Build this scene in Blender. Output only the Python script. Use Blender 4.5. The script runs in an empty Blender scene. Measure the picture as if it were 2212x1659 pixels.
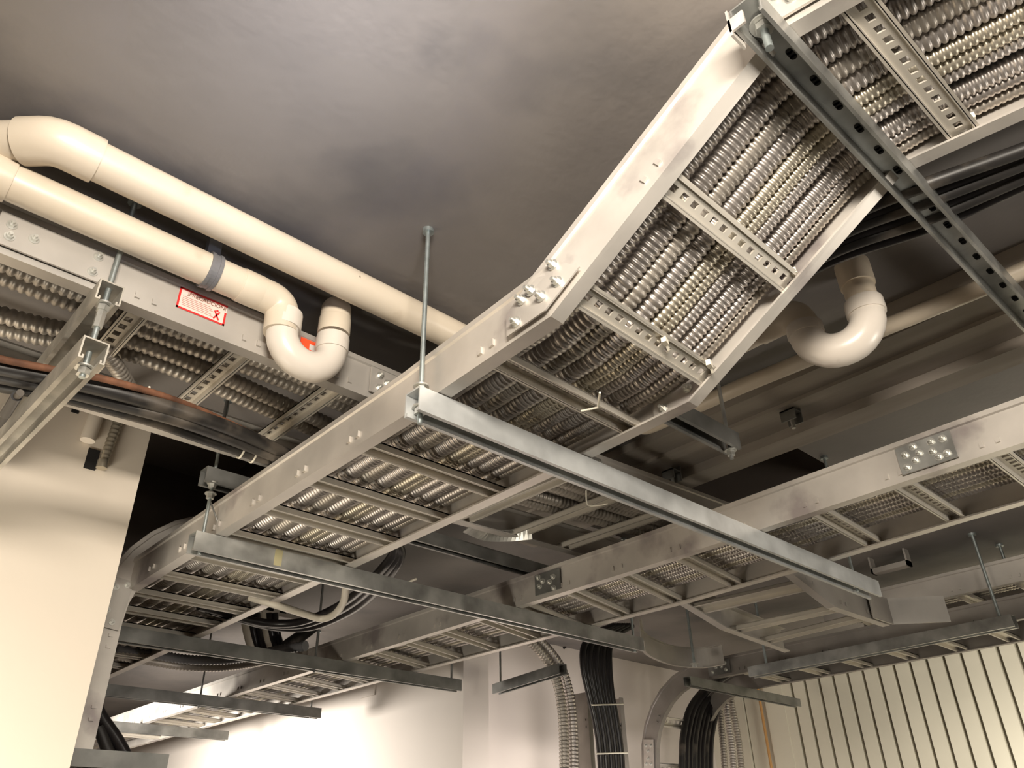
import bpy, math, random
import numpy as np
from mathutils import Vector

random.seed(7)
# ------------------------------------------------------------------ camera
S = 0.70            # metres per survey unit
CAMH = 1.60         # eye height above the floor, metres
F = 1715.0
PX, PY = 1106.0, 829.5
_b = np.array([3220 - PX, 1820 - PY, F]); _b /= np.linalg.norm(_b)
_a = np.array([-790 - PX, 1918 - PY, F]); _a /= np.linalg.norm(_a)
_u = np.cross(_b, _a)
if _u[1] > 0: _u = -_u
_u /= np.linalg.norm(_u)
_a = _a - _b * np.dot(_a, _b); _a /= np.linalg.norm(_a)
R = np.array([_b, _a, _u])          # rows: room X, Y, Z in camera axes (right, down, forward)

def at(px, py, z=None, x=None, y=None):
    """surveyed point of the photo on a horizontal (z) or vertical (x / y) plane of the room"""
    d = R @ np.array([px - PX, py - PY, F])
    k = z / d[2] if z is not None else (x / d[0] if x is not None else y / d[1])
    return d * k

sc = bpy.context.scene
cam_d = bpy.data.cameras.new('camera')
cam = bpy.data.objects.new('camera', cam_d)
sc.collection.objects.link(cam)
from mathutils import Matrix
right = R[:, 0]; down = R[:, 1]; fwd = R[:, 2]
M = Matrix(((right[0], -down[0], -fwd[0], 0), (right[1], -down[1], -fwd[1], 0), (right[2], -down[2], -fwd[2], CAMH), (0, 0, 0, 1)))
cam.matrix_world = M
cam_d.sensor_fit = 'HORIZONTAL'; cam_d.sensor_width = 36.0
cam_d.lens = 36.0 * F / 2212.0
cam_d.clip_start = 0.02
sc.camera = cam

# ------------------------------------------------------------------ world, lamps, exposure
w = bpy.data.worlds.new('world'); sc.world = w; w.use_nodes = True
w.node_tree.nodes['Background'].inputs[0].default_value = (1.0, 0.86, 0.70, 1)
w.node_tree.nodes['Background'].inputs[1].default_value = 0.006
sc.view_settings.view_transform = 'Standard'
sc.view_settings.look = 'None'
sc.view_settings.gamma = 1.0
sc.view_settings.use_curve_mapping = False
sc.view_settings.exposure = 0.0

def W(p):
    return Vector((p[0] * S, p[1] * S, p[2] * S + CAMH))

def lamp(name, pos, target, size, power, col, spread=180):
    d = bpy.data.lights.new(name, 'AREA'); d.shape = 'RECTANGLE'
    d.size = size[0]; d.size_y = size[1]; d.energy = power; d.color = col
    d.spread = math.radians(spread)
    o = bpy.data.objects.new(name, d); sc.collection.objects.link(o)
    o.location = W(pos)
    o.rotation_euler = (W(target) - W(pos)).to_track_quat('-Z', 'Y').to_euler()
    return o
WARM = (1.0, 0.90, 0.77)
lamp('lamp_work', (-0.05, -0.20, 1.07), (1.1, 1.2, 1.10), (0.45, 0.16), 36, WARM, 180)
lamp('lamp_far', (1.30, 6.6, 0.70), (3.4, 6.8, -0.1), (0.9, 0.3), 60, (1.0, 0.93, 0.84), 130)
lamp('lamp_right', (5.6, 0.75, -0.35), (6.9, 1.0, -0.1), (0.8, 0.3), 32, (1.0, 0.94, 0.82), 150)
lamp('lamp_side', (2.75, -0.75, 0.40), (2.9, 1.1, 1.0), (0.5, 0.3), 8.5, (1.0, 0.93, 0.82), 170)
lamp('lamp_left', (-0.45, 2.10, -0.70), (0.0, 2.95, -0.5), (0.8, 0.3), 30, (1.0, 0.91, 0.76), 160)
lamp('lamp_back', (4.4, 3.0, -0.75), (4.4, 4.6, -0.6), (0.8, 0.3), 30, (1.0, 0.91, 0.86), 130)
lamp('lamp_ceiling_glow', (0.10, -0.3, 0.3), (0.42, 0.98, 1.54), (0.25, 0.25), 1.0, (0.66, 0.76, 1.0), 36)

# ------------------------------------------------------------------ materials
def mat(name, col, rough=0.5, metal=0.0, var=0.0, vscale=6.0, col2=None, rvar=0.0, bump=0.0, bscale=60.0, stain=None, stretch=None, soft=0.09):
    m = bpy.data.materials.new(name); m.use_nodes = True
    nt = m.node_tree; bs = nt.nodes['Principled BSDF']
    bs.inputs['Metallic'].default_value = metal
    bs.inputs['Roughness'].default_value = rough
    tc = nt.nodes.new('ShaderNodeTexCoord')
    src = tc.outputs['Object']
    if stretch:
        mp = nt.nodes.new('ShaderNodeMapping'); mp.inputs['Scale'].default_value = stretch
        nt.links.new(src, mp.inputs['Vector']); src = mp.outputs['Vector']
    nz = nt.nodes.new('ShaderNodeTexNoise'); nz.inputs['Scale'].default_value = vscale; nz.inputs['Detail'].default_value = 5
    nt.links.new(src, nz.inputs['Vector'])
    rp = nt.nodes.new('ShaderNodeValToRGB')
    rp.color_ramp.elements[0].position = 0.35; rp.color_ramp.elements[1].position = 0.68
    c2 = col2 if col2 else tuple(max(0, c * (1 - var)) for c in col)
    rp.color_ramp.elements[0].color = (*c2, 1); rp.color_ramp.elements[1].color = (*col, 1)
    nt.links.new(nz.outputs['Fac'], rp.inputs['Fac'])
    last = rp.outputs['Color']
    if stain:
        n2 = nt.nodes.new('ShaderNodeTexNoise'); n2.inputs['Scale'].default_value = stain[1]; n2.inputs['Detail'].default_value = 7
        nt.links.new(src, n2.inputs['Vector'])
        r2 = nt.nodes.new('ShaderNodeValToRGB'); r2.color_ramp.elements[0].position = stain[2]; r2.color_ramp.elements[1].position = stain[2] + soft
        nt.links.new(n2.outputs['Fac'], r2.inputs['Fac'])
        mx = nt.nodes.new('ShaderNodeMix'); mx.data_type = 'RGBA'
        nt.links.new(r2.outputs['Color'], mx.inputs[0]); nt.links.new(last, mx.inputs[6])
        mx.inputs[7].default_value = (*stain[0], 1); last = mx.outputs[2]
    nt.links.new(last, bs.inputs['Base Color'])
    if rvar:
        mr = nt.nodes.new('ShaderNodeMapRange'); mr.inputs[3].default_value = rough - rvar; mr.inputs[4].default_value = rough + rvar
        nt.links.new(nz.outputs['Fac'], mr.inputs[0]); nt.links.new(mr.outputs[0], bs.inputs['Roughness'])
    if bump:
        n3 = nt.nodes.new('ShaderNodeTexNoise'); n3.inputs['Scale'].default_value = bscale
        nt.links.new(src, n3.inputs['Vector'])
        bp = nt.nodes.new('ShaderNodeBump'); bp.inputs['Strength'].default_value = bump; bp.inputs['Distance'].default_value = 0.003
        nt.links.new(n3.outputs['Fac'], bp.inputs['Height']); nt.links.new(bp.outputs['Normal'], bs.inputs['Normal'])
    return m

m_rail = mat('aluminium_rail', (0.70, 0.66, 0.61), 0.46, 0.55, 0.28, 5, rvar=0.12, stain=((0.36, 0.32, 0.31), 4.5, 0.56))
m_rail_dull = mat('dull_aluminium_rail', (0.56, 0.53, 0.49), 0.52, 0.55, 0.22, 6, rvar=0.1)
m_rail_dark = mat('grimy_aluminium_rail', (0.33, 0.305, 0.28), 0.55, 0.45, 0.3, 6)  # darker aluminium for the far right tray and the narrow riser
m_rung = mat('aluminium_rung', (0.66, 0.62, 0.55), 0.5, 0.5, 0.15, 7)
m_strut = mat('galvanised_strut', (0.52, 0.525, 0.505), 0.38, 0.72, 0.42, 14, rvar=0.15)
m_strut_dusty = mat('dusty_channel_strut', (0.52, 0.49, 0.43), 0.6, 0.25, 0.35, 18)
m_strut_lit = mat('bright_galvanised_strut', (0.66, 0.68, 0.68), 0.42, 0.45, 0.25, 14, rvar=0.1)  # lighter copy of the strut zinc, near lamps' light put into its colour
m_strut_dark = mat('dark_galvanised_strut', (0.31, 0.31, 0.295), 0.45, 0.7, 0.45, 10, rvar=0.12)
m_cond = mat('flexible_steel', (0.56, 0.52, 0.49), 0.44, 0.86, 0.2, 8, rvar=0.08)
m_cond_b = mat('yellowish_flexible_steel', (0.60, 0.55, 0.45), 0.42, 0.8, 0.2, 8)
m_cond_c = mat('dusty_flexible_steel', (0.47, 0.43, 0.38), 0.45, 0.65, 0.3, 9)
m_rod = mat('zinc_rod', (0.50, 0.56, 0.56), 0.40, 0.8, 0.3, 40)
m_bolt = mat('zinc_bolt', (0.70, 0.70, 0.66), 0.38, 0.8, 0.2, 60)
m_pvc = mat('cream_pvc', (0.64, 0.56, 0.45), 0.36, 0.0, 0.07, 6, stain=((0.52, 0.44, 0.34), 9, 0.69))
m_trap = mat('white_pvc', (0.68, 0.625, 0.56), 0.30, 0.0, 0.05, 8, stain=((0.50, 0.44, 0.38), 12, 0.70))
m_joint = mat('joint_band_pvc', (0.72, 0.62, 0.49), 0.45, 0.0, 0.1, 20)
m_clamp = mat('grey_plastic', (0.17, 0.17, 0.18), 0.42, 0.0, 0.1, 20)
m_black = mat('black_cable', (0.022, 0.020, 0.019), 0.45, 0.0, 0.3, 20, stain=((0.10, 0.085, 0.07), 6, 0.55))
m_blackc = mat('clean_black_cable', (0.014, 0.012, 0.013), 0.32, 0.0, 0.2, 20)
m_white = mat('white_cable', (0.62, 0.57, 0.48), 0.5, 0.0, 0.1, 20)
m_rust = mat('rusty_conduit', (0.27, 0.12, 0.065), 0.75, 0.2, 0.65, 22)
m_dark = mat('dark_hole', (0.012, 0.011, 0.010), 0.9)
m_ceil = mat('ceiling_plaster', (0.22, 0.20, 0.185), 0.62, 0.0, 0.0, 2.2, col2=(0.155, 0.142, 0.136), bump=0.25, bscale=45, stain=((0.095, 0.092, 0.096), 2.6, 0.55), soft=0.22)
m_soffit = mat('soffit_plaster', (0.34, 0.30, 0.26), 0.75, 0.0, 0.25, 4, stretch=(4, 0.5, 4))
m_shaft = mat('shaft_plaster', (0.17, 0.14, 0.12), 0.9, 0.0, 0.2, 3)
m_wall = mat('cream_wall_paint', (0.74, 0.66, 0.56), 0.6, 0.0, 0.04, 2, bump=0.08)
m_wallw = mat('white_wall_paint', (0.74, 0.68, 0.62), 0.6, 0.0, 0.04, 2)
m_rib = mat('ivory_sheet_wall', (0.74, 0.70, 0.58), 0.5, 0.0, 0.06, 3)
m_gap = mat('seam_shadow_gap', (0.16, 0.14, 0.10), 0.8)
m_floor = mat('grey_floor', (0.10, 0.09, 0.08), 0.7, 0.0, 0.2, 3)
m_red = mat('red_ink', (0.62, 0.03, 0.03), 0.4)
m_orange = mat('orange_red_sticker', (0.85, 0.09, 0.03), 0.4)
m_paper = mat('sticker_paper', (0.80, 0.62, 0.56), 0.45)
m_pink = mat('faded_print', (0.52, 0.24, 0.20), 0.5)
m_grey = mat('grey_patch', (0.55, 0.53, 0.50), 0.6)
m_tie = mat('nylon_tie', (0.82, 0.78, 0.66), 0.4)
m_orangec = mat('orange_conduit', (0.62, 0.34, 0.12), 0.5)
m_tape = mat('yellow_tape', (0.42, 0.38, 0.22), 0.4)

# ------------------------------------------------------------------ mesh builder (works in survey units)
def nrm(v):
    v = np.asarray(v, float); return v / (np.linalg.norm(v) + 1e-12)

class MB:
    def __init__(s): s.v = []; s.f = []; s.smooth = []; s.n = 0
    def add(s, verts, faces, smooth=False):
        s.v.append(np.asarray(verts, float)); k = s.n
        for f in faces: s.f.append(tuple(i + k for i in f)); s.smooth.append(smooth)
        s.n += len(verts)
    def box(s, c, ax, ay, az, hx, hy, hz):
        c = np.asarray(c, float); ax, ay, az = nrm(ax) * hx, nrm(ay) * hy, nrm(az) * hz
        vs = [c + i * ax + j * ay + k * az for i in (-1, 1) for j in (-1, 1) for k in (-1, 1)]
        s.add(vs, [(0, 1, 3, 2), (4, 6, 7, 5), (0, 4, 5, 1), (2, 3, 7, 6), (0, 2, 6, 4), (1, 5, 7, 3)])
    def abox(s, x0, x1, y0, y1, z0, z1):
        s.box(((x0 + x1) / 2, (y0 + y1) / 2, (z0 + z1) / 2), (1, 0, 0), (0, 1, 0), (0, 0, 1), (x1 - x0) / 2, (y1 - y0) / 2, (z1 - z0) / 2)
    def sweep(s, stations, prof, caps=True, smooth=False):
        """stations: list of (origin, axisL, axisU); prof: closed outline [(l,u)]"""
        n = len(prof); vs = []
        for o, L, U in stations:
            for l, u in prof: vs.append(np.asarray(o) + l * np.asarray(L) + u * np.asarray(U))
        fs = []
        for i in range(len(stations) - 1):
            for j in range(n):
                a = i * n + j; b = i * n + (j + 1) % n
                fs.append((a, b, b + n, a + n))
        if caps:
            fs.append(tuple(range(n))[::-1]); fs.append(tuple(range((len(stations) - 1) * n, len(stations) * n)))
        s.add(vs, fs, smooth)
    def tube(s, path, rad, seg=12, caps=True, smooth=True):
        path = np.asarray(path, float); m = len(path)
        if np.isscalar(rad): rad = np.full(m, rad)
        T = np.gradient(path, axis=0); T /= (np.linalg.norm(T, axis=1)[:, None] + 1e-12)
        n0 = np.cross(T[0], (0, 0, 1.0))
        if np.linalg.norm(n0) < 1e-3: n0 = np.cross(T[0], (1.0, 0, 0))
        n0 = nrm(n0); N = np.zeros_like(T); N[0] = n0
        for i in range(1, m):
            v = N[i - 1] - T[i] * np.dot(N[i - 1], T[i]); N[i] = nrm(v)
        B = np.cross(T, N)
        an = np.linspace(0, 2 * np.pi, seg, endpoint=False)
        ring = np.cos(an)[None, :, None] * N[:, None, :] + np.sin(an)[None, :, None] * B[:, None, :]
        vs = path[:, None, :] + ring * rad[:, None, None]
        vs = vs.reshape(-1, 3); fs = []
        for i in range(m - 1):
            k = i * seg
            for j in range(seg):
                j2 = (j + 1) % seg
                fs.append((k + j, k + j2, k + seg + j2, k + seg + j))
        s.add(vs, fs, smooth)
        if caps:
            s.add(vs[:seg], [tuple(range(seg))[::-1]]); s.add(vs[-seg:], [tuple(range(seg))])
    def cyl(s, c, axis, r, h, seg=16, r2=None):
        axis = nrm(axis); c = np.asarray(c, float)
        s.tube([c - axis * h / 2, c + axis * h / 2], np.array([r, r2 if r2 is not None else r]), seg, True, seg > 8)
    def build(s, name, m, parent=None, origin=None):
        me = bpy.data.meshes.new(name)
        V = np.concatenate(s.v) * S; V[:, 2] += CAMH
        if parent is not None: o0 = np.array(parent['_o'])
        else: o0 = np.array(W(origin)) if origin is not None else V.mean(0)
        V = V - o0
        me.from_pydata(V.tolist(), [], s.f)
        me.polygons.foreach_set('use_smooth', s.smooth)
        if isinstance(m, (list, tuple)):
            for q in m: me.materials.append(q)
        else: me.materials.append(m)
        me.update()
        o = bpy.data.objects.new(name, me); sc.collection.objects.link(o)
        o['_o'] = [float(q) for q in o0]
        if parent is not None: o.parent = parent
        else: o.location = o0
        return o

def thing(name, label, cat, loc, group=None):
    o = bpy.data.objects.new(name, None); sc.collection.objects.link(o)
    o.empty_display_size = 0.05
    p = W(loc); o.location = p; o['_o'] = [float(q) for q in p]
    return tag(o, label, cat, group)
def tag(o, label, cat, group=None):
    o['label'] = label; o['category'] = cat
    if group: o['group'] = group
    return o
def struct(o): o['kind'] = 'structure'; return o

def rounded(pts, r, n=6):
    """round the corners of a polyline"""
    pts = [np.asarray(p, float) for p in pts]; out = [pts[0]]
    for i in range(1, len(pts) - 1):
        a, b, c = pts[i - 1], pts[i], pts[i + 1]
        d1 = min(r, np.linalg.norm(a - b) * .49); d2 = min(r, np.linalg.norm(c - b) * .49)
        p0 = b + nrm(a - b) * d1; p2 = b + nrm(c - b) * d2
        for k in range(n + 1):
            t = k / n; out.append((1 - t) ** 2 * p0 + 2 * t * (1 - t) * b + t * t * p2)
    out.append(pts[-1]); return np.array(out)

def resample(path, step):
    path = np.asarray(path, float); d = np.r_[0, np.cumsum(np.linalg.norm(np.diff(path, axis=0), axis=1))]
    n = max(2, int(d[-1] / step) + 1); t = np.linspace(0, d[-1], n)
    return np.stack([np.interp(t, d, path[:, k]) for k in range(3)], 1)

def smooth_path(pts, n=10):
    """Catmull-Rom through points"""
    P = [np.asarray(p, float) for p in pts]; P = [2 * P[0] - P[1]] + P + [2 * P[-1] - P[-2]]; out = []
    for i in range(1, len(P) - 2):
        for k in range(n):
            t = k / n; a, b, c, d = P[i - 1], P[i], P[i + 1], P[i + 2]
            out.append(0.5 * ((2 * b) + (-a + c) * t + (2 * a - 5 * b + 4 * c - d) * t * t + (-a + 3 * b - 3 * c + d) * t ** 3))
    out.append(P[-2]); return np.array(out)

def corrugated(name, label, path, r, pitch, m, group=None, seg=12, q=4, cat='conduit', depth=0.19):
    p = resample(path, pitch / q); i = np.arange(len(p)) % q
    prof = {4: [1 - depth, 1 - depth * .25, 1.0, 1 - depth * .25], 3: [1 - depth, 1, 1 - depth * .1], 2: [1 - depth, 1]}[q]
    b = MB(); b.tube(p, r * np.array(prof)[i], seg)
    return tag(b.build(name, m), label, cat, group)

def cable(name, label, pts, r, m, group=None, cat='cable', n=8, seg=10):
    b = MB(); b.tube(smooth_path(pts, n), r, seg); return tag(b.build(name, m), label, cat, group)

# ------------------------------------------------------------------ ladder tray
H = 0.131
class Tray:
    def __init__(s, label, A, B, sign=1, m=None, mr=None, h=H, group=None, name='cable_tray', cat='cable tray', lip=0.04):
        s.A = [np.asarray(p, float) for p in A]; s.B = [np.asarray(p, float) for p in B]; s.sign = sign
        s.m = m or m_rail; s.mr = mr or m_rung; s.h = h
        s.root = thing(name, label, cat, s.A[0], group)
        s.rails = []
        for pts, sg in ((s.A, 1), (s.B, -1)):
            st = []
            for i, p in enumerate(pts):
                L, U, sc_ = s.frame(i, pts)
                st.append((p, L * sg, U * sc_))
            t = 0.006
            prof = [(0, 0), (0, h - .020), (-.006, h - .016), (-.006, h), (lip, h), (lip, h - t), (t, h - t), (t, t), (lip, t), (lip, 0)]
            b = MB(); b.sweep(st, prof); s.tabs(b, pts, sg)
            s.rails.append(b)
    def frame(s, i, pts):
        L = nrm(s.B[min(i, len(s.B) - 1)] - s.A[min(i, len(s.A) - 1)])
        n = len(pts)
        t1 = nrm(pts[i] - pts[i - 1]) if i > 0 else None
        t2 = nrm(pts[i + 1] - pts[i]) if i < n - 1 else None
        if t1 is None: t1 = t2
        if t2 is None: t2 = t1
        T = nrm(t1 + t2); U = nrm(np.cross(L, T)) * s.sign
        return L, U, 1.0 / max(.5, float(np.dot(T, t1)))
    def tabs(s, b, pts, sg): pass
    def finish(s):
        a = s.rails[0].build('side_rail', s.m, s.root); c = s.rails[1].build('side_rail', s.m, s.root)
        s.ra, s.rb = a, c
        return s
    def point(s, d, which='A'):
        """position at distance d along the near rail; fraction mapped to the far one"""
        A = np.array(s.A); B = np.array(s.B)
        def ev(P, dd):
            L = np.r_[0, np.cumsum(np.linalg.norm(np.diff(P, axis=0), axis=1))]
            i = min(max(int(np.searchsorted(L, dd) - 1), 0), len(P) - 2)
            t = (dd - L[i]) / (L[i + 1] - L[i]); return P[i] + t * (P[i + 1] - P[i]), i, L[-1]
        pa, i, la = ev(A, d)
        t = (np.linalg.norm(pa - A[i])) / np.linalg.norm(A[i + 1] - A[i])
        pb = B[i] + t * (B[i + 1] - B[i])
        T = nrm(A[i + 1] - A[i] + B[i + 1] - B[i]); L = nrm(pb - pa); U = nrm(np.cross(L, T)) * s.sign
        return pa, pb, T, L, U
    def length(s):
        return float(np.linalg.norm(np.diff(np.array(s.A), axis=0), axis=1).sum())
    def rung(s, d, w=0.062, hgt=0.026, slots=14, m=None, sf=.40):
        pa, pb, T, L, U = s.point(d)
        W_ = np.linalg.norm(pb - pa); t = 0.0045
        b = MB(); x0 = 0.007; x1 = W_ - 0.007
        hl = (x1 - x0) / 2; c0 = pa + L * (x0 + x1) / 2
        base = 0.0065
        # two hanging flanges with small inward lips
        for sg in (-1, 1):
            b.box(c0 + T * sg * (w / 2 - t / 2) + U * (base + hgt / 2), L, T, U, hl, t / 2, hgt / 2)
            b.box(c0 + T * sg * (w / 2 + 0.002) + U * (base + 0.0015), L, T, U, hl, 0.004, 0.0015)
        uz = base + hgt - t / 2
        sw = w * sf
        # slotted web
        for sg in (-1, 1):
            e = (w - sw) / 2
            b.box(c0 + T * sg * (w / 2 - e / 2) + U * uz, L, T, U, hl, e / 2, t / 2)
        if slots:
            pitch = (x1 - x0) / slots; br = pitch * 0.46
            for k in range(slots + 1):
                hw = br / 2 if 0 < k < slots else br / 4
                cx = x0 + k * pitch
                cx = min(max(cx, x0 + hw), x1 - hw)
                b.box(pa + L * cx + U * uz, L, T, U, hw, sw / 2, t / 2)
        else:
            b.box(c0 + U * uz, L, T, U, hl, sw / 2, t / 2)
        # punched tabs where the rung is crimped to the side rails
        for sg in (-1, 1):
            s.rails[0].box(pa - L * 0.002 + T * sg * 0.022 + U * 0.032, L, T, U, 0.0045, 0.006, 0.009)
            s.rails[1].box(pb + L * 0.002 + T * sg * 0.022 + U * 0.032, L, T, U, 0.0045, 0.006, 0.009)
        return b.build('rung', m or s.mr, s.root)
    def splice(s, d, near=True, half=0.09, bolts=None, m=None, hh=0.045):
        pa, pb, T, L, U = s.point(d)
        p, out = (pa, -L) if near else (pb, -L)
        off = 0.010 if near else 0.012
        b = MB(); c = p + out * off + U * (s.h / 2 - .004)
        b.box(c, T, U, L, half, hh, 0.003)
        pl = b.build('splice_plate', m or s.m, s.root)
        for (u, v) in (bolts or [(-.6, .5), (-.6, -.5), (-.25, .1), (.6, .5), (.6, -.5), (.25, .1)]):
            q = MB(); cc = c + T * u * half + U * v * hh + out * 0.004
            q.cyl(cc, out, 0.0125, 0.003, 16); q.cyl(cc + out * 0.005, out, 0.0085, 0.009, 6); q.cyl(cc + out * 0.012, out, 0.0045, 0.012, 8)
            q.build('bolt', m_bolt, pl)
        return pl

def lane(tr, frac, up, start=None, end=None, wob=0.0, r_round=0.12):
    """path of a conduit lying in a tray"""
    pts = []
    for i in range(len(tr.A)):
        L, U, k = tr.frame(i, tr.A)
        pts.append(tr.A[i] + (tr.B[i] - tr.A[i]) * frac + U * up * k)
    p = rounded(pts, r_round)
    if wob:
        d = np.r_[0, np.cumsum(np.linalg.norm(np.diff(p, axis=0), axis=1))]
        p = resample(p, 0.1); d = np.arange(len(p)) * 0.1; ph = random.random() * 6
        Lx = nrm(tr.B[0] - tr.A[0]); p = p + np.outer(np.sin(d * 1.7 + ph) * wob, Lx)
    return p

ORD = ['first', 'second', 'third', 'fourth', 'fifth', 'sixth', 'seventh', 'eighth', 'ninth', 'tenth', 'eleventh', 'twelfth', 'thirteenth']

# ------------------------------------------------------------------ room shell
CZ = 1.54           # ceiling above the eye, survey units
FZ = -CAMH / S
b = MB(); b.abox(-3.2, 7.2, -3.2, 10.2, FZ - .1, FZ); struct(b.build('floor', m_floor))
def slab_with_holes(name, x0, x1, y0, y1, z0, z1, holes, m):
    xs = sorted({x0, x1, *[h[0] for h in holes], *[h[1] for h in holes]}); ys = sorted({y0, y1, *[h[2] for h in holes], *[h[3] for h in holes]})
    b = MB()
    for i in range(len(xs) - 1):
        for j in range(len(ys) - 1):
            cx, cy = (xs[i] + xs[i + 1]) / 2, (ys[j] + ys[j + 1]) / 2
            if any(h[0] < cx < h[1] and h[2] < cy < h[3] for h in holes): continue
            b.abox(xs[i], xs[i + 1], ys[j], ys[j + 1], z0, z1)
    return b.build(name, m)
holes = [(2.93, 3.62, 1.40, 2.62), (0.55, 1.95, 2.78, 4.9)]
struct(slab_with_holes('ceiling', -3.2, 7.2, -3.2, 10.2, CZ, CZ + .12, holes, m_ceil))
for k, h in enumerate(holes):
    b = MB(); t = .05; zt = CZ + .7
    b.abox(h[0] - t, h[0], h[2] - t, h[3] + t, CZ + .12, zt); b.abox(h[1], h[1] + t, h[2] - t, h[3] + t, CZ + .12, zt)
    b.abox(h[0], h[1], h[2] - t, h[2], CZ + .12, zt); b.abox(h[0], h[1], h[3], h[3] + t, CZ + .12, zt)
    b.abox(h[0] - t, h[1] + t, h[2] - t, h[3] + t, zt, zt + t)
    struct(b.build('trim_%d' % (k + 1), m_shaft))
def wall(name, m, *bx):
    b = MB()
    for q in bx: b.abox(*q)
    return struct(b.build(name, m))
wall('wall_rear', m_soffit, (-3.2, 7.2, -3.3, -3.2, FZ, CZ))
wall('wall_west', m_soffit, (-3.3, -3.2, -3.3, 10.3, FZ, CZ))
wall('wall_left', m_wall, (-3.2, 0.872, 2.95, 3.12, FZ, CZ))
wall('wall_far', m_wallw, (-3.2, 3.5, 10.2, 10.3, FZ, CZ))
wall('wall_centre', m_wallw, (3.5, 3.72, 4.17, 10.3, FZ, CZ))
wall('wall_back', m_wallw, (3.72, 7.2, 4.6, 4.7, FZ, CZ))
# ribbed sheet wall
b = MB(); XR = 6.9
b.abox(XR + .05, XR + .15, -3.3, 4.7, FZ, CZ)
y = -3.2
while y < 3.78:
    b.abox(XR, XR + .05, y, y + .105, FZ, CZ); y += .133
b.abox(XR - .01, XR + .05, 3.80, 3.98, FZ, CZ); b.abox(XR + .01, XR + .05, 3.99, 4.2, FZ, CZ); b.abox(XR - .01, XR + .05, 4.21, 4.4, FZ, CZ); b.abox(XR + .01, XR + .05, 4.41, 4.6, FZ, CZ)
struct(b.build('wall_right', m_rib))
b = MB(); b.abox(XR + .047, XR + .0495, -3.2, 3.8, FZ, CZ); struct(b.build('trim_3', m_gap))
# soffit bands that run with the trays right of the rising tray
b = MB()
b.abox(2.47, 2.92, -3.2, 2.9, CZ - .035, CZ); b.abox(2.80, 2.92, -3.2, 2.9, CZ - .075, CZ - .035); b.abox(2.60, 2.66, -3.2, 2.9, CZ - .05, CZ - .035)
struct(b.build('trim_4', m_soffit))
# slot in the left wall with two pipe stubs
b = MB(); b.abox(.672, .712, 2.946, 2.952, 1.265, 1.345); b.build('trim_5', m_dark)['kind'] = 'structure'
b = MB(); c = at(163, 885, y=2.95); b.abox(c[0] - .013, c[0] + .013, 2.946, 2.952, c[2] - .014, c[2] + .014); b.build('trim_6', m_dark)['kind'] = 'structure'
b = MB(); b.tube([(.665, 2.925, 1.56), (.655, 2.925, 1.36)], .026, 14); tag(b.build('pipe_stub', m_wall), 'wide painted pipe stub ending in the ragged hole of the left wall', 'pipe')
b = MB(); p = smooth_path([(.745, 2.93, 1.54), (.735, 2.93, 1.40), (.728, 2.93, 1.30)], 12); b.tube(resample(p, .006), .017 + .002 * np.sin(np.arange(len(resample(p, .006))) * 2.1), 12)
b.cyl((.727, 2.93, 1.288), (0, 0, 1), .02, .03, 12)
tag(b.build('pipe_stub', m_cond_b), 'thin painted corrugated stub with a bushing beside the wall hole', 'pipe')

# ------------------------------------------------------------------ T1, the big rising tray
zU = 1.40
A1 = [(1.30, -1.05, zU), (1.072, 0.355, zU), (1.012, 0.93, 1.0), (1.038, 1.5, 1.0), (1.062, 3.2, 1.0), (1.075, 4.6, 1.0), (1.08, 6.0, 1.0)]
B1 = [(1.86, -1.05, zU), (1.640, 0.338, zU), (1.577, 0.955, 1.0), (1.600, 1.5, 1.0), (1.628, 3.2, 1.0), (1.640, 4.6, 1.0), (1.645, 6.0, 1.0)]
T1 = Tray('large aluminium ladder tray full of flexible conduit, rising to the ceiling at right', A1, B1)
L01 = np.linalg.norm(np.array(A1[1]) - A1[0]); L12 = np.linalg.norm(np.array(A1[2]) - A1[1])
dk2 = L01; dk1 = L01 + L12
def rung_near(tr, d, **k): return tr.rung(d, **k)
for d in (dk2 - .155, dk2 - .445, dk2 - .735, dk2 - 1.02): T1.rung(d, w=.055, slots=15, hgt=.013, sf=.30)
for d in (dk1 - .075 - .0, dk1 - .365): T1.rung(d, w=.050, slots=15, hgt=.013, sf=.30)
for k in range(17): T1.rung(dk1 + .215 + .29 * k, w=.048, slots=15)
T1.finish()
T1.splice(dk2 - .13, half=.12, bolts=[(-.7, .4), (-.4, -.4), (.2, .5), (.55, -.2), (.75, .5)])
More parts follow.
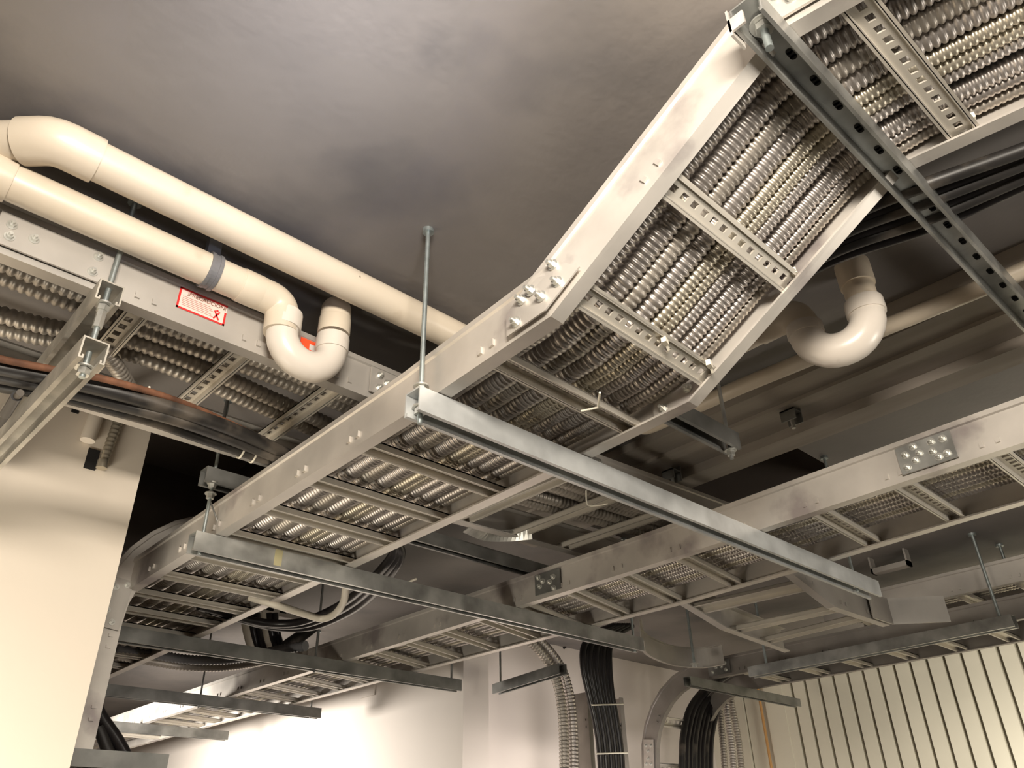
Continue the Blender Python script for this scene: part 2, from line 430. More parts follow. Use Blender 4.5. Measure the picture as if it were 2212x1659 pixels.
# adjustable hinge plates on the bend
def hinge(tr, i, near=True):
    L, U, k = tr.frame(i, tr.A); p = (tr.A if near else tr.B)[i]; out = -L
    P0 = (tr.A if near else tr.B)
    ta = nrm(P0[i - 1] - P0[i]); tb = nrm(P0[i + 1] - P0[i])
    Ua = nrm(np.cross(L, -ta)) * tr.sign; Ub = nrm(np.cross(L, tb)) * tr.sign
    off = out * 0.010 if near else out * 0.014
    h0, h1 = .010, .118
    pts = [p + ta * .12 + Ua * h0, p + U * h0 * k, p + tb * .13 + Ub * h0, p + tb * .13 + Ub * h1 * .6, p + tb * .05 + Ub * h1, p + U * h1 * k, p + ta * .06 + Ua * h1, p + ta * .10 + Ua * h1 * .75]
    pts = [q + off for q in pts]; n = len(pts)
    b = MB(); b.add(pts + [q + out * .004 for q in pts], [tuple(range(n))[::-1], tuple(range(n, 2 * n))] + [(j, (j + 1) % n, (j + 1) % n + n, j + n) for j in range(n)])
    pl = b.build('splice_plate', tr.m, tr.root)
    for q in (p + ta * .088 + Ua * .085, p + ta * .066 + Ua * .035, p + ta * .02 + Ua * .05, p + tb * .045 + Ub * .088, p + tb * .075 + Ub * .08, p + tb * .095 + Ub * .030):
        c = q + off + out * .005
        m = MB(); m.cyl(c, out, .0135, .003, 16); m.cyl(c + out * .006, out, .0095, .010, 6); m.cyl(c + out * .014, out, .005, .012, 10)
        m.build('bolt', m_bolt, pl)
hinge(T1, 2, True); hinge(T1, 2, False)

R1 = [(.052, .019, 0), (.135, .033, 0), (.262, .034, 0), (.372, .030, 2), (.485, .034, 0), (.585, .021, 1), (.648, .020, 1), (.722, .022, 0), (.835, .027, 0), (.915, .018, 0), (.975, .017, 2)]
for i, (fr, r, k) in enumerate(R1):
    size = 'thick' if r > .028 else 'slim'
    lab = '%s flexible steel conduit in the rising tray, %s from its ceiling-side near rail' % (size, ORD[i])
    fr = .045 + fr * .915
    p = lane(T1, fr, .048 + r, wob=.004)
    corrugated('flexible_conduit', lab, p, r, .0155 if r > .028 else .0128, (m_cond, m_cond_b, m_cond_c)[k], 'conduits in the rising tray', seg=12)
# ------------------------------------------------------------------ T2, parallel lower tray
A2 = [(2.42, -1.3, 1.0), (2.462, 0.8, 1.0), (2.482, 1.45, 1.0), (2.485, 1.95, 1.0), (2.465, 3.6, 1.0), (2.435, 6.5, 1.0), (2.42, 9.4, 1.0)]
B2 = [(2.93, -1.3, 1.0), (2.975, 0.8, 1.0), (3.025, 1.5, 1.0), (3.045, 2.05, 1.0), (2.985, 3.75, 1.0), (2.925, 6.6, 1.0), (2.90, 9.4, 1.0)]
T2 = Tray('long aluminium ladder tray crossing below the struts, parallel to the rising tray', A2, B2)
for k in range(30):
    d = 2.135 - .29 * 6 + .29 * k
    T2.rung(d, w=.052, slots=15 if k < 16 else 0)
T2.finish()
T2.splice(2.30 - .28, half=.085, bolts=[(-.7, .55), (-.7, -.55), (-.3, .6), (-.25, -.1), (-.4, -.6), (.2, .1), (.35, .7), (.4, -.3), (.7, .3), (.75, -.6)], m=m_strut)
T2.splice(3.68, half=.075, m=m_strut_dark, bolts=[(-.5, .3), (-.2, -.1), (.35, .2), (.7, .7), (.6, -.2), (-.5, -.8)])
for i in range(10):
    fr = .10 + i * .078; r = .019 if i % 3 else .0165
    p = lane(T2, fr, .048 + r, wob=.004)
    corrugated('flexible_conduit', 'slim flexible conduit in the long lower tray, %s from its near rail' % ORD[i], p, r, .0135, m_cond if i % 4 else m_cond_b, 'conduits in the long lower tray', seg=8, q=3)

# ------------------------------------------------------------------ T3, crossing tray with stickers
z3 = 1.25
A3 = [(4.18, 1.643, 1.0), (3.64, 1.655, 1.0), (3.05, 1.745, z3), (1.9, 1.83, z3), (-1.3, 1.85, z3)]
B3 = [(4.30, 2.307, 1.0), (3.573, 2.24, 1.0), (3.0, 2.41, z3), (1.9, 2.49, z3), (-1.3, 2.50, z3)]
T3 = Tray('ladder tray with a red-bordered warning sticker, crossing above the other trays', A3, B3, sign=1, m=m_rail_dull)
LT3 = T3.length()
def d3(x):  # distance along near rail for a given x on the level stretch
    return LT3 - (x + 1.3)
for x in (-1.02, -.72, -.42, .452, .748, 1.05, 1.35, 1.65, 2.06, 2.36, 2.66, 2.90): T3.rung(d3(x), w=.048, slots=15)
for x in (.2, .45, .72, .98): T3.rung(x, w=.06, slots=0)
T3.finish()
T3.splice(d3(.222), half=.13, bolts=[(.78, .35), (.75, -.4), (.38, .05), (-.72, .6), (-.7, -.5)], m=m_rail_dull)
T3.splice(d3(1.22), half=.08, m=m_rail_dull)
T3.splice(d3(2.15), half=.05, m=m_strut_dark)
# warning sticker, on the near rail
yf = 1.85 - .0125
st = MB(); x0, x1, za, zb = .528, .664, 1.294, 1.362
st.abox(x0, x1, yf - .001, yf, za, zb); stk = st.build('warning_sticker', m_paper, T3.root)
stk['label'] = 'white and pink warning sticker with a red border and the word PRECAUCION'
bd = MB(); e = .0055
for q in ((x0, x1, za, za + e), (x0, x1, zb - e, zb), (x0, x0 + e, za, zb), (x1 - e, x1, za, za + .043)): bd.abox(q[0], q[1], yf - .002, yf - .001, q[2], q[3])
bd.build('border', m_red, stk)
ln = MB()
for k in range(6): ln.abox(x0 + .012, x1 - .035 - .006 * (k % 3), yf - .0016, yf - .001, za + .014 + k * .0055, za + .0155 + k * .0055)
ln.build('print', m_pink, stk)
fg = MB(); cx, cz = x1 - .026, za + .024
for sx in (-1, 1): fg.box((cx, yf - .0018, cz), (sx * .55, 0, 1), (0, 1, 0), (1, 0, -sx * .55), .015, .0006, .0022)
fg.cyl((cx, yf - .0018, cz + .015), (0, 1, 0), .0035, .0012, 10)
fg.build('symbol', m_red, stk)
def text_mesh(body, size, origin, xdir, zdir, m, parent, name='lettering'):
    cu = bpy.data.curves.new('txt', 'FONT'); cu.body = body; cu.size = size; cu.extrude = 0.0002
    to = bpy.data.objects.new('txt', cu); sc.collection.objects.link(to)
    dg = bpy.context.evaluated_depsgraph_get(); me = bpy.data.meshes.new_from_object(to.evaluated_get(dg))
    bpy.data.objects.remove(to)
    xd = Vector(xdir); zd = Vector(zdir); nd = xd.cross(zd)
    o0 = Vector(parent['_o']) ; og = W(origin)
    for v in me.vertices: v.co = og + xd * v.co.x + zd * v.co.y + nd * v.co.z - o0
    me.materials.clear(); me.materials.append(m)
    o = bpy.data.objects.new(name, me); sc.collection.objects.link(o); o.parent = parent; return o
text_mesh('¡PRECAUCION!', .0115, (x0 + .022, yf - .002, zb - .0185), (1, 0, 0), (0, 0, 1), m_rust, stk)
st = MB(); st.abox(.895, .985, yf - .004, yf - .002, 1.305, 1.378); s2 = st.build('warning_sticker', m_orange, T3.root); s2['label'] = 'plain orange-red sticker half hidden behind the pipe trap'
st = MB(); st.abox(.925, .945, yf - .005, yf - .004, 1.33, 1.35); st.build('symbol', m_grey, s2)

# conduits in T3
for i, (y, zz, r) in enumerate([(1.915, 1.325, .030), (1.975, 1.325, .030), (2.035, 1.325, .029), (2.085, 1.325, .022), (2.175, 1.322, .026), (2.245, 1.322, .026)]):
    if i == 3: pts = [(-1.3, y, zz), (3.0, y - .10, zz)]
    elif i >= 4:
        pts = [(-1.3, y + .05, zz), (.1, y + .06, zz), (.55, y - .06, zz), (1.0, y - .02, zz), (1.35, y + .02, zz), (2.0, y, zz), (3.0, y - .12, zz)]
    else: pts = [(-1.3, y, zz), (.3, y + .006, zz), (.9, y, zz + .005), (1.6, y + .02, zz), (2.4, y, zz), (3.0, y - .06, zz)]
    corrugated('flexible_conduit', 'coarse flexible conduit in the sticker-marked tray, %s from its near rail' % ORD[i], smooth_path(pts, 10), r, .0205, m_cond_c, 'conduits in the tray with the stickers', seg=14, depth=.22)
corrugated('flexible_conduit', 'flexible conduit turning down below the perforated rung near the left wall', smooth_path([(.45, 2.13, 1.27), (.53, 2.2, 1.255), (.60, 2.3, 1.25), (.63, 2.42, 1.27), (.64, 2.6, 1.36), (.645, 2.8, 1.45)], 10), .024, .014, m_cond_c, None)

# ------------------------------------------------------------------ T4 riser by the left wall edge
cx, cz, rr = 1.50, .86, .43
prof = [(1.07, -.6), (1.07, 0.5), (1.07, .80)] + [(cx - rr * math.cos(a), cz + rr * math.sin(a)) for a in np.linspace(0, math.pi / 2, 9)] + [(1.60, 1.29)]
A4 = [(x, 3.40, z) for x, z in prof]; B4 = [(x, 3.97, z) for x, z in prof]
T4 = Tray('vertical ladder riser with bolted rail beside the left wall edge', A4, B4, sign=-1, m=m_rail)
for z in (-.35, -.06, .235, .525, .79): T4.rung(.6 + z, w=.055, slots=0)
for d in (2.0,): T4.rung(d, w=.055, slots=0)
T4.finish()
T4.splice(.6 + .93, half=.10, hh=.052, m=m_rail_dull, bolts=[(-.75, -.35), (-.35, .25), (.35, .55), (.8, -.55), (.6, .2)])

# ------------------------------------------------------------------ T5 / T6 right hand trays and their risers
def riser_profile(y_end, z0, rad, bottom, y0=-1.2):
    pr = [(y0, z0), (y_end - rad, z0)]
    pr += [(y_end - rad + rad * math.sin(a), z0 - rad + rad * math.cos(a)) for a in np.linspace(0, math.pi / 2, 8)][1:]
    return pr + [(y_end, bottom)]
pf = riser_profile(3.86, 1.10, .50, -1.2)
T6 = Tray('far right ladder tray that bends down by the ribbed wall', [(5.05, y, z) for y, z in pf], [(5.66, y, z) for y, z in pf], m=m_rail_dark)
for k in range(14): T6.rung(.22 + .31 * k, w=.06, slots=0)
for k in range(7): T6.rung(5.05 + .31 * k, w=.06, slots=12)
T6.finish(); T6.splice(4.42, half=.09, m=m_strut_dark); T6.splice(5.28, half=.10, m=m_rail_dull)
T5 = Tray('middle right ladder tray that the dropped crossing tray runs into', [(4.88, -1.2, 1.25), (4.86, 2.3, 1.25)], [(5.45, -1.2, 1.25), (5.43, 2.3, 1.25)], m=m_rail_dull)
for k in range(11): T5.rung(.22 + .31 * k, w=.06, slots=0)
T5.finish()
pf = [(3.86, 1.02), (3.86, .4), (3.86, -1.2)]
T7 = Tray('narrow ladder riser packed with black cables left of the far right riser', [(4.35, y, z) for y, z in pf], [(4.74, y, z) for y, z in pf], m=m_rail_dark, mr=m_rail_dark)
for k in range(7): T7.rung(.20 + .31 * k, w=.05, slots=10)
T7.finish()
for i in range(9):
    p = lane(T6, .16 + i * .07, .07, wob=.004)[:9]
    corrugated('flexible_conduit', 'slim flexible conduit in the far right tray, %s from its near rail' % ORD[i], p, .02, .018, m_cond_c, 'conduits in the far right tray', seg=8, q=2)
for i in range(6):
    p = lane(T5, .16 + i * .09, .07)
    corrugated('flexible_conduit', 'slim flexible conduit in the middle right tray, %s from its near rail' % ORD[i], p, .022, .018, m_cond_c, 'conduits in the middle right tray', seg=8, q=2)
# flat curved side plate of the horizontal elbow above the risers
b = MB(); st = []
pth = smooth_path([(3.83, 2.95, 1.115), (4.08, 3.13, 1.115), (4.33, 3.22, 1.115), (4.57, 3.25, 1.115), (4.76, 3.17, 1.115), (4.80, 3.02, 1.115)], 6)
for i in range(len(pth)):
    t_ = nrm(pth[min(i + 1, len(pth) - 1)] - pth[max(i - 1, 0)]); st.append((pth[i], np.cross(t_, (0, 0, 1.)), np.array([0, 0, 1.])))
b.sweep(st, [(0, 0), (0, H), (.02, H), (.02, H - .005), (.005, H - .005), (.005, .005), (.02, .005), (.02, 0)])
tag(b.build('elbow_side_plate', m_rail_dull), 'curved aluminium side plate of an elbow above the cable risers', 'cable tray')

# flared side plate at the end of the dropped tray
b = MB(); st = []
for p in ((3.98, 1.635, 1.0), (4.175, 1.628, 1.0), (4.36, 1.42, 1.0)):
    st.append((np.array(p), np.array([0, -1., 0]), np.array([0, 0, 1.])))
b.sweep(st, [(0, 0), (0, H), (.008, H), (.008, 0)])
tag(b.build('flared_end_plate', m_rail_dull), 'cream flared end plate where the crossing tray meets the right tray', 'cable tray')

# ------------------------------------------------------------------ struts, rods
SW = .0586
def strut(label, p0, p1, m=None, slots=0, group='channel struts under the trays', opening='down', w=SW, d=SW, name='strut_channel', l=.0115):
    p0 = np.asarray(p0, float); p1 = np.asarray(p1, float); T = nrm(p1 - p0)
    U = np.array([0, 0, 1.]) if opening == 'down' else np.array([0, 0, -1.])
    U = nrm(U - T * np.dot(U, T)); L = nrm(np.cross(T, U))
    root = thing(name, label, 'strut', p0, group)
    h = w / 2; t = .004; r = .010
    pr = [(-h, 0), (h, 0), (h, -d), (h - l, -d), (h - l, -d + r), (h - l + t, -d + r), (h - l + t, -d + t), (h - t, -d + t), (h - t, -t), (-h + t, -t), (-h + t, -d + t), (-h + l - t, -d + t), (-h + l - t, -d + r), (-h + l, -d + r), (-h + l, -d), (-h, -d)]
    b = MB(); b.sweep([(p0, L, U), (p1, L, U)], pr); ch = b.build('channel', m or m_strut, root)
    if slots:
        n = int(np.linalg.norm(p1 - p0) / slots)
        sl = MB()
        for k in range(n):
            c = p0 + T * slots * (k + .8) - U * (t + .0006)
            sl.box(c, T, L, U, .009, .007, .0006); sl.cyl(c + T * .009, U, .007, .0012, 12); sl.cyl(c - T * .009, U, .007, .0012, 12)
        o = sl.build('slot', m_dark, ch); o['kind'] = 'stuff'
    return root
def rod(label, xy, z0, z1, group='threaded hanger rods', m=None, r=.0068, nuts=(), flange=True):
    root = thing('threaded_rod', label, 'rod', (xy[0], xy[1], z0), group)
    n = int((z1 - z0) / .004); zz = np.linspace(z0, z1, n)
    b = MB(); b.tube(np.stack([np.full(n, xy[0]), np.full(n, xy[1]), zz], 1), r * (1 - .07 * (np.arange(n) % 2)), 8); b.build('shank', m or m_rod, root)
    for q in nuts:
        b = MB(); b.cyl((xy[0], xy[1], q), (0, 0, 1), r * 2.0, .016, 6); b.build('nut', m_bolt, root)
        b = MB(); b.cyl((xy[0], xy[1], q + .011), (0, 0, 1), r * 3.0, .004, 16); b.build('washer', m_bolt, root)
    if flange:
        b = MB(); b.cyl((xy[0], xy[1], z1 - .006), (0, 0, 1), r * 2.4, .012, 10); b.build('anchor', m_rod, root)
    return root
sy = [1.365, 2.617, 4.0, 5.38, 6.75]
slab = ['bright galvanised channel strut crossing under both trays, the nearest one', 'dull galvanised channel strut with a tape mark, second from the camera', 'dark channel strut, third from the camera', 'dark channel strut, fourth from the camera', 'pale short channel strut, farthest under the trays']
xe = [(.975, 3.40), (.985, 3.385), (1.15, 3.32), (1.15, 3.17), (1.2, 3.14)]
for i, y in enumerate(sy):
    strut(slab[i], (xe[i][0], y, .998), (xe[i][1], y, .998), m_strut_lit if i == 0 else m_strut if i == 1 else m_strut_dark, d=.066)
rod('straight zinc rod from the ceiling to the near end of the nearest strut', (1.005, 1.372), .918, CZ, nuts=(.952, 1.012))
rod('zinc rod at the far end of the nearest strut', (3.237, 1.365), .928, CZ, nuts=(.953,))
rod('zinc rod with a lashed wire at the near end of the tape-marked strut', (1.02, 2.617), .928, CZ, nuts=(.953, 1.14, 1.18))
rod('zinc rod at the far end of the tape-marked strut', (3.34, 2.617), .928, CZ, nuts=(.953,))
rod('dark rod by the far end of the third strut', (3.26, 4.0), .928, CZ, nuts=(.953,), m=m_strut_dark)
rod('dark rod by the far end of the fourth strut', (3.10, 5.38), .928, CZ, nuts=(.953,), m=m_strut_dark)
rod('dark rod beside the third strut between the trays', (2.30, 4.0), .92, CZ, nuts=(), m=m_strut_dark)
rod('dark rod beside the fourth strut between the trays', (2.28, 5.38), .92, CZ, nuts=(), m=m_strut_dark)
b = MB(); b.abox(1.28, 1.31, 2.617 - SW / 2 - .001, 2.617 - SW / 2 + .001, .94, .999); b.abox(1.28, 1.31, 2.587, 2.62, .998, 1.0)
tag(b.build('tape_strip', m_tape), 'short yellowed tape wrapped on the second strut', 'tape')
# upper right strut
strut('slotted channel strut under the raised end of the rising tray', (.965, .345, 1.398), (2.75, .325, 1.398), m_strut, slots=.095, l=.0075, w=.062)
rod('short zinc rod with nut and washer in the slotted strut end', (1.03, .345), 1.315, CZ, nuts=(1.375,), r=.0085)
b = MB(); b.abox(.960, 1.005, .378, .383, 1.325, 1.398); b.abox(.960, .965, .350, .383, 1.335, 1.37)
tag(b.build('strut_clamp', m_rail), 'small zinc clamp plate on the slotted strut end', 'clamp')
# struts that carry the crossing tray
strut('upper channel strut under the crossing tray at left', (.355, 1.775, 1.246), (.355, 2.62, 1.246), m_strut_dusty, group='struts of the crossing tray')
strut('lower channel strut carrying the black cables at left', (.352, 1.745, 1.06), (.315, 2.90, 1.045), m_strut_dusty, group='struts of the crossing tray')
rt = rod('zinc rod with coupling nut through both left struts', (.355, 1.803), .985, CZ, nuts=(1.182, 1.0), r=.0075)
b = MB(); b.cyl((.355, 1.803, 1.15), (0, 0, 1), .012, .05, 6); b.build('coupling_nut', m_bolt, rt)
rod('dark rod at the far side of the left crossing tray', (0.926, 2.386), 1.27, CZ, m=m_strut_dark, group='dark rods of the crossing tray')
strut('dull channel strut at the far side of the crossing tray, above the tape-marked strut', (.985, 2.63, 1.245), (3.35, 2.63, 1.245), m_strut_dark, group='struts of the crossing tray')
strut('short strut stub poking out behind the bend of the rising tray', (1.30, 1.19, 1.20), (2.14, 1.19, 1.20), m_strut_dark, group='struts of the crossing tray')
rod('rod at the end of the strut stub behind the bend', (2.12, 1.19), 1.11, CZ, m=m_strut, group='dark rods of the crossing tray', nuts=(1.13,))
# thing beyond T2: long strut along the right trays
strut('long pale channel strut running under the right trays', (4.81, 2.84, 1.07), (4.79, 1.245, 1.07), m_strut, group='struts of the right trays', w=.07, d=.062)
for (x, y, lab, z0) in ((4.80, 1.31, 'slim rod down to the end of the long pale strut', 1.015), (5.12, 1.275, 'slim rod with elbow clamp at the right picture edge', 1.33), (4.81, 2.72, 'dark rod down to the left end of the long pale strut', 1.015), (4.42, 3.0, 'dark rod beside the curved elbow plate', 1.05)):
    rod(lab, (x, y), z0, CZ, group='rods of the right trays', nuts=(z0 + .01,), r=.009)
strut('dark wall strut on a rod in front of the white pillar recess', (3.57, 3.93, .99), (3.46, 3.24, .99), m_strut_dark, group='struts near the white wall')
rod('dark rod holding the wall strut by the pillar', (3.562, 3.88), .935, CZ, m=m_strut_dark, group='rods near the white wall')
strut('dark channel strut below the far right tray bend', (4.75, 3.30, 1.08), (6.2, 3.30, 1.08), m_strut_dark, group='struts of the right trays')
strut('green-grey channel strut at the foot of the left riser', (.90, 3.36, .395), (1.33, 3.36, .395), m_strut_dark, group='struts at the left riser')
strut('painted channel strut running to the right edge above the pipes', (2.36, .72, 1.539), (2.36 + .02, -.2, 1.539), m_soffit, group='struts at the right edge')
# brackets on the soffit
for (px, py, lab) in ((1710, 903, 'dark beam clamp on the soffit, the right one'), (1452, 1030, 'dark beam clamp on the soffit, the left one')):
    c = at(px, py, z=CZ - .09); root = thing('beam_clamp', lab, 'clamp', c, 'beam clamps on the soffit')
    b = MB(); b.abox(c[0] - .03, c[0] + .03, c[1] - .03, c[1] + .03, c[2] + .02, c[2] + .026); b.abox(c[0] - .03, c[0] - .024, c[1] - .03, c[1] + .03, c[2] - .02, c[2] + .026)
    b.abox(c[0] + .024, c[0] + .03, c[1] - .03, c[1] + .03, c[2] - .02, c[2] + .05); b.build('bracket', m_strut_dark, root)
    b = MB(); b.cyl((c[0], c[1], c[2]), (0, 0, 1), .008, .09, 10); b.build('bolt', m_bolt, root)
# small box on the wall/ceiling at right
c = at(1925, 1225, z=1.46); b = MB(); b.abox(c[0] - .03, c[0] + .03, c[1] - .11, c[1] + .11, 1.44, 1.47); b.abox(c[0] - .03, c[0] + .03, c[1] - .11, c[1] - .10, 1.44, CZ); b.abox(c[0] - .03, c[0] + .03, c[1] + .10, c[1] + .11, 1.44, CZ)
tag(b.build('mounting_bracket', m_rail_dull), 'small pale bracket hanging from the ceiling right of the nearest strut end', 'bracket')

# ------------------------------------------------------------------ pipes
def pipe(root, name, pts, r, m, rnd=.05, seg=24, n=8):
    b = MB(); b.tube(rounded(pts, rnd, n), r, seg); return b.build(name, m, root)
def sleeve(root, a, c, r, m, name='coupling'):
    a = np.asarray(a, float); c = np.asarray(c, float)
    b = MB(); t = nrm(c - a); b.tube([a, a + t * .004, c - t * .004, c], np.array([r * .985, r, r, r * .985]), 24); return b.build(name, m, root)
# P1 upper pipe
z1, y1, r1 = 1.465, 1.643, .0495
e0 = np.array(at(118, 306, z=z1)); e0[1] = y1
q = np.array(at(-120, 312, z=z1))
P1 = thing('drain_pipe', 'upper cream drain pipe with a wide elbow under the ceiling', 'pipe', (.2, y1, z1), 'cream drain pipes')
d_ = nrm(q - e0)
pipe(P1, 'pipe', [e0 + nrm((1, 0, 0)) * .06, (2.24, y1, z1)], r1, m_pvc)
pipe(P1, 'pipe', [e0 + d_ * .05, e0 + d_ * .55], r1, m_pvc)
pipe(P1, 'elbow', [e0 + d_ * .075, e0, e0 + np.array([.095, 0, 0])], r1 * 1.14, m_pvc, rnd=.03, n=3)
sleeve(P1, (.93, y1, z1), (.934, y1, z1), r1 * 1.01, m_joint)
# P3, its run to the right
P3 = thing('drain_pipe', 'slim cream drain pipe running to the right behind the hanging trap', 'pipe', (2.3, 1.4, z1), 'cream drain pipes')
pipe(P3, 'pipe', [(2.24, y1 + .0, z1), (2.30, y1, z1), (2.305, 1.2, z1), (2.36, .35, z1), (2.42, -1.2, z1)], .028, m_pvc, rnd=.05)
# P2 lower pipe and its trap
z2, y2, r2 = 1.391, 1.760, .046
P2 = thing('drain_pipe', 'lower cream drain pipe ending in a white trap beside the rising tray', 'pipe', (.3, y2, z2), 'cream drain pipes')
pipe(P2, 'pipe', [(-.02, y2, z2), (.70, y2, z2)], r2, m_pvc)
pipe(P2, 'pipe', [(-1.2, y2 + .0, z2), (-.02, y2, z2)], r2, m_pvc)
sleeve(P2, (-.10, y2, z2), (.083, y2, z2), r2 * 1.14, m_pvc)
sleeve(P2, (.655, y2, z2), (.715, y2, z2), r2 * 1.06, m_pvc)
pipe(P2, 'elbow', [(.69, y2, z2), (.79, y2, z2), (.795, y2, z2 - .10)], r2 * 1.04, m_pvc, rnd=.085, n=12)
ux, ur, uz = .880, .080, 1.300
ub = [(ux - ur, y2, uz + .055)] + [(ux - ur * math.cos(a), y2, uz - ur * math.sin(a)) for a in np.linspace(0, math.pi, 15)] + [(ux + ur, y2, uz + .045)]
b = MB(); b.tube(ub, r2 * .97, 24); b.build('trap', m_trap, P2)
sleeve(P2, (ux - ur, y2, uz + .005), (ux - ur, y2, uz + .06), r2 * 1.10, m_trap)
sleeve(P2, (ux + ur, y2, uz + .0), (ux + ur, y2, uz + .05), r2 * 1.06, m_trap)
sleeve(P2, (ux + ur, y2, uz + .06), (ux + ur, y2, uz + .115), r2 * 1.04, m_pvc)
pipe(P2, 'elbow', [(ux + ur, y2, uz + .10), (ux + ur, y2, uz + .165), (ux + ur + .05, y2 + .09, uz + .175)], r2 * .98, m_pvc, rnd=.05, n=10)
# grey clamp
cc = at(453, 588, z=z2); cxp = cc[0]
PC = thing('pipe_hanger', 'grey plastic clamp gripping the lower cream pipe', 'clamp', (cxp, y2, z2))
b = MB(); st = []
for a in np.linspace(0, 2 * math.pi, 33): st.append((np.array([cxp, y2 + math.cos(a) * r2 * 1.02, z2 + math.sin(a) * r2 * 1.02]), np.array([1., 0, 0]), np.array([0, math.cos(a), math.sin(a)])))
b.sweep(st, [(-.016, 0), (-.016, .005), (-.006, .005), (-.006, .0025), (.006, .0025), (.006, .005), (.016, .005), (.016, 0)], caps=False, smooth=False); b.build('band', m_clamp, PC)
b = MB(); b.abox(cxp - .018, cxp + .018, y2 + .005, y2 + .03, z2 + r2, CZ); b.build('strap', m_clamp, PC)
# trap 2
TP = thing('drain_trap', 'white pipe trap hanging right of the rising tray', 'pipe', (2.05, .72, 1.3), 'white traps')
xa, ya, yb, rz = 2.055, .640, .812, .0505
uc, ur2 = (ya + yb) / 2, (yb - ya) / 2; uzz = 1.352
ub = [(xa, ya, uzz + .03)] + [(xa - .02 * (1 - math.cos(a)), uc - ur2 * math.cos(a), uzz - ur2 * math.sin(a)) for a in np.linspace(0, math.pi, 15)] + [(xa - .04, yb, uzz + .02)]
b = MB(); b.tube(ub, rz, 24); b.build('trap', m_trap, TP)
sleeve(TP, (xa, ya, uzz + .0), (xa, ya, uzz + .045), rz * 1.1, m_trap)
sleeve(TP, (xa - .04, yb, uzz - .005), (xa - .04, yb, uzz + .03), rz * 1.08, m_trap)
pipe(TP, 'pipe', [(xa, ya, uzz + .03), (xa, ya, CZ)], rz * .88, m_joint)
sleeve(TP, (xa, ya, uzz + .105), (xa, ya, CZ), rz * 1.0, m_joint)
pipe(TP, 'elbow', [(xa - .04, yb, uzz + .02), (xa - .045, yb + .02, uzz + .09), (xa - .045, yb + .14, uzz + .09)], rz * 1.0, m_pvc, rnd=.06)
pipe(TP, 'pipe', [(xa - .045, yb + .12, uzz + .09), (xa - .03, 1.60, uzz + .09)], rz * .9, m_pvc)

# ------------------------------------------------------------------ cables at left, lying on the lower strut
def on(pxs, z): return [at(x, y, z=z) for x, y in pxs]
L1 = [(-120, 742), (0, 775), (110, 797), (230, 820), (380, 865), (520, 925), (640, 985)]
pts = [np.array(at(x, y, z=1.09 + max(0, x - 300) / 340 * .10)) for x, y in L1]; pts.append(pts[-1] + np.array([.4, .02, 0]))
cable('rusty_conduit', 'rust-brown steel conduit on top of the black cables at left', pts, .0095, m_rust, cat='conduit')
blk = [([(-120, 762), (0, 795), (120, 818), (260, 850), (400, 892), (520, 935), (640, 990)], .021, 1.085),
       ([(-120, 788), (0, 812), (120, 838), (240, 868), (380, 905), (500, 948), (620, 995)], .020, 1.075),
       ([(-120, 805), (0, 832), (110, 850), (200, 872), (330, 908), (450, 950), (600, 1000)], .019, 1.08),
       ([(150, 860), (230, 880), (320, 903), (430, 925), (560, 965), (640, 990)], .017, 1.10)]
bl = ['thickest dusty black cable at left, just under the rusty conduit', 'dusty black cable at left, second under the rusty conduit', 'dusty black cable at left, lowest where it passes the strut', 'short dusty black cable fanning out towards the rising tray']
for i, (pp, r, z) in enumerate(blk):
    pts = [np.array(at(x, y, z=z + max(0, x - 380) / 260 * .09)) for x, y in pp]; pts.append(pts[-1] + np.array([.35, .03, 0])); cable('power_cable', bl[i], pts, r, m_black, 'dusty black cables at left')
pts = on([(430, 938), (520, 965), (600, 988), (650, 1003)], 1.155); pts.append(pts[-1] + np.array([.3, .0, 0])); cable('power_cable', 'pale dusty cable leaving the black bundle', pts, .012, m_white)
cable('power_cable', 'thin green-black cord with a plug at the left picture edge', [at(x, y, z=1.0) for x, y in ((-20, 935), (8, 905), (18, 880), (38, 855), (44, 848))], .009, m_black)
b = MB(); a0 = np.array(at(12, 895, z=1.0)); a1 = np.array(at(36, 856, z=1.0)); b.tube([a0, a1], .013, 10); tag(b.build('cord_plug', m_blackc), 'black plug on the thin cord at the left edge', 'plug')
# black cables in the right background along the rising tray
for i in range(6):
    k = (i + .5) / 6
    Tp = [(2420, 232), (2212, 316), (1999, 390), (1850, 450), (1650, 550), (1480, 660)]; Bp = [(2420, 318), (2212, 405), (2014, 496), (1800, 568), (1640, 655), (1480, 760)]
    pts = [at(t_[0] * (1 - k) + b_[0] * k, t_[1] * (1 - k) + b_[1] * k, z=1.40 + .012 * (i % 2)) for t_, b_ in zip(Tp, Bp)]
    cable('power_cable', 'thick black cable under the ceiling right of the rising tray, %s from it' % ORD[i], pts, .0185, m_blackc if i % 2 else m_black, 'black cables right of the rising tray')

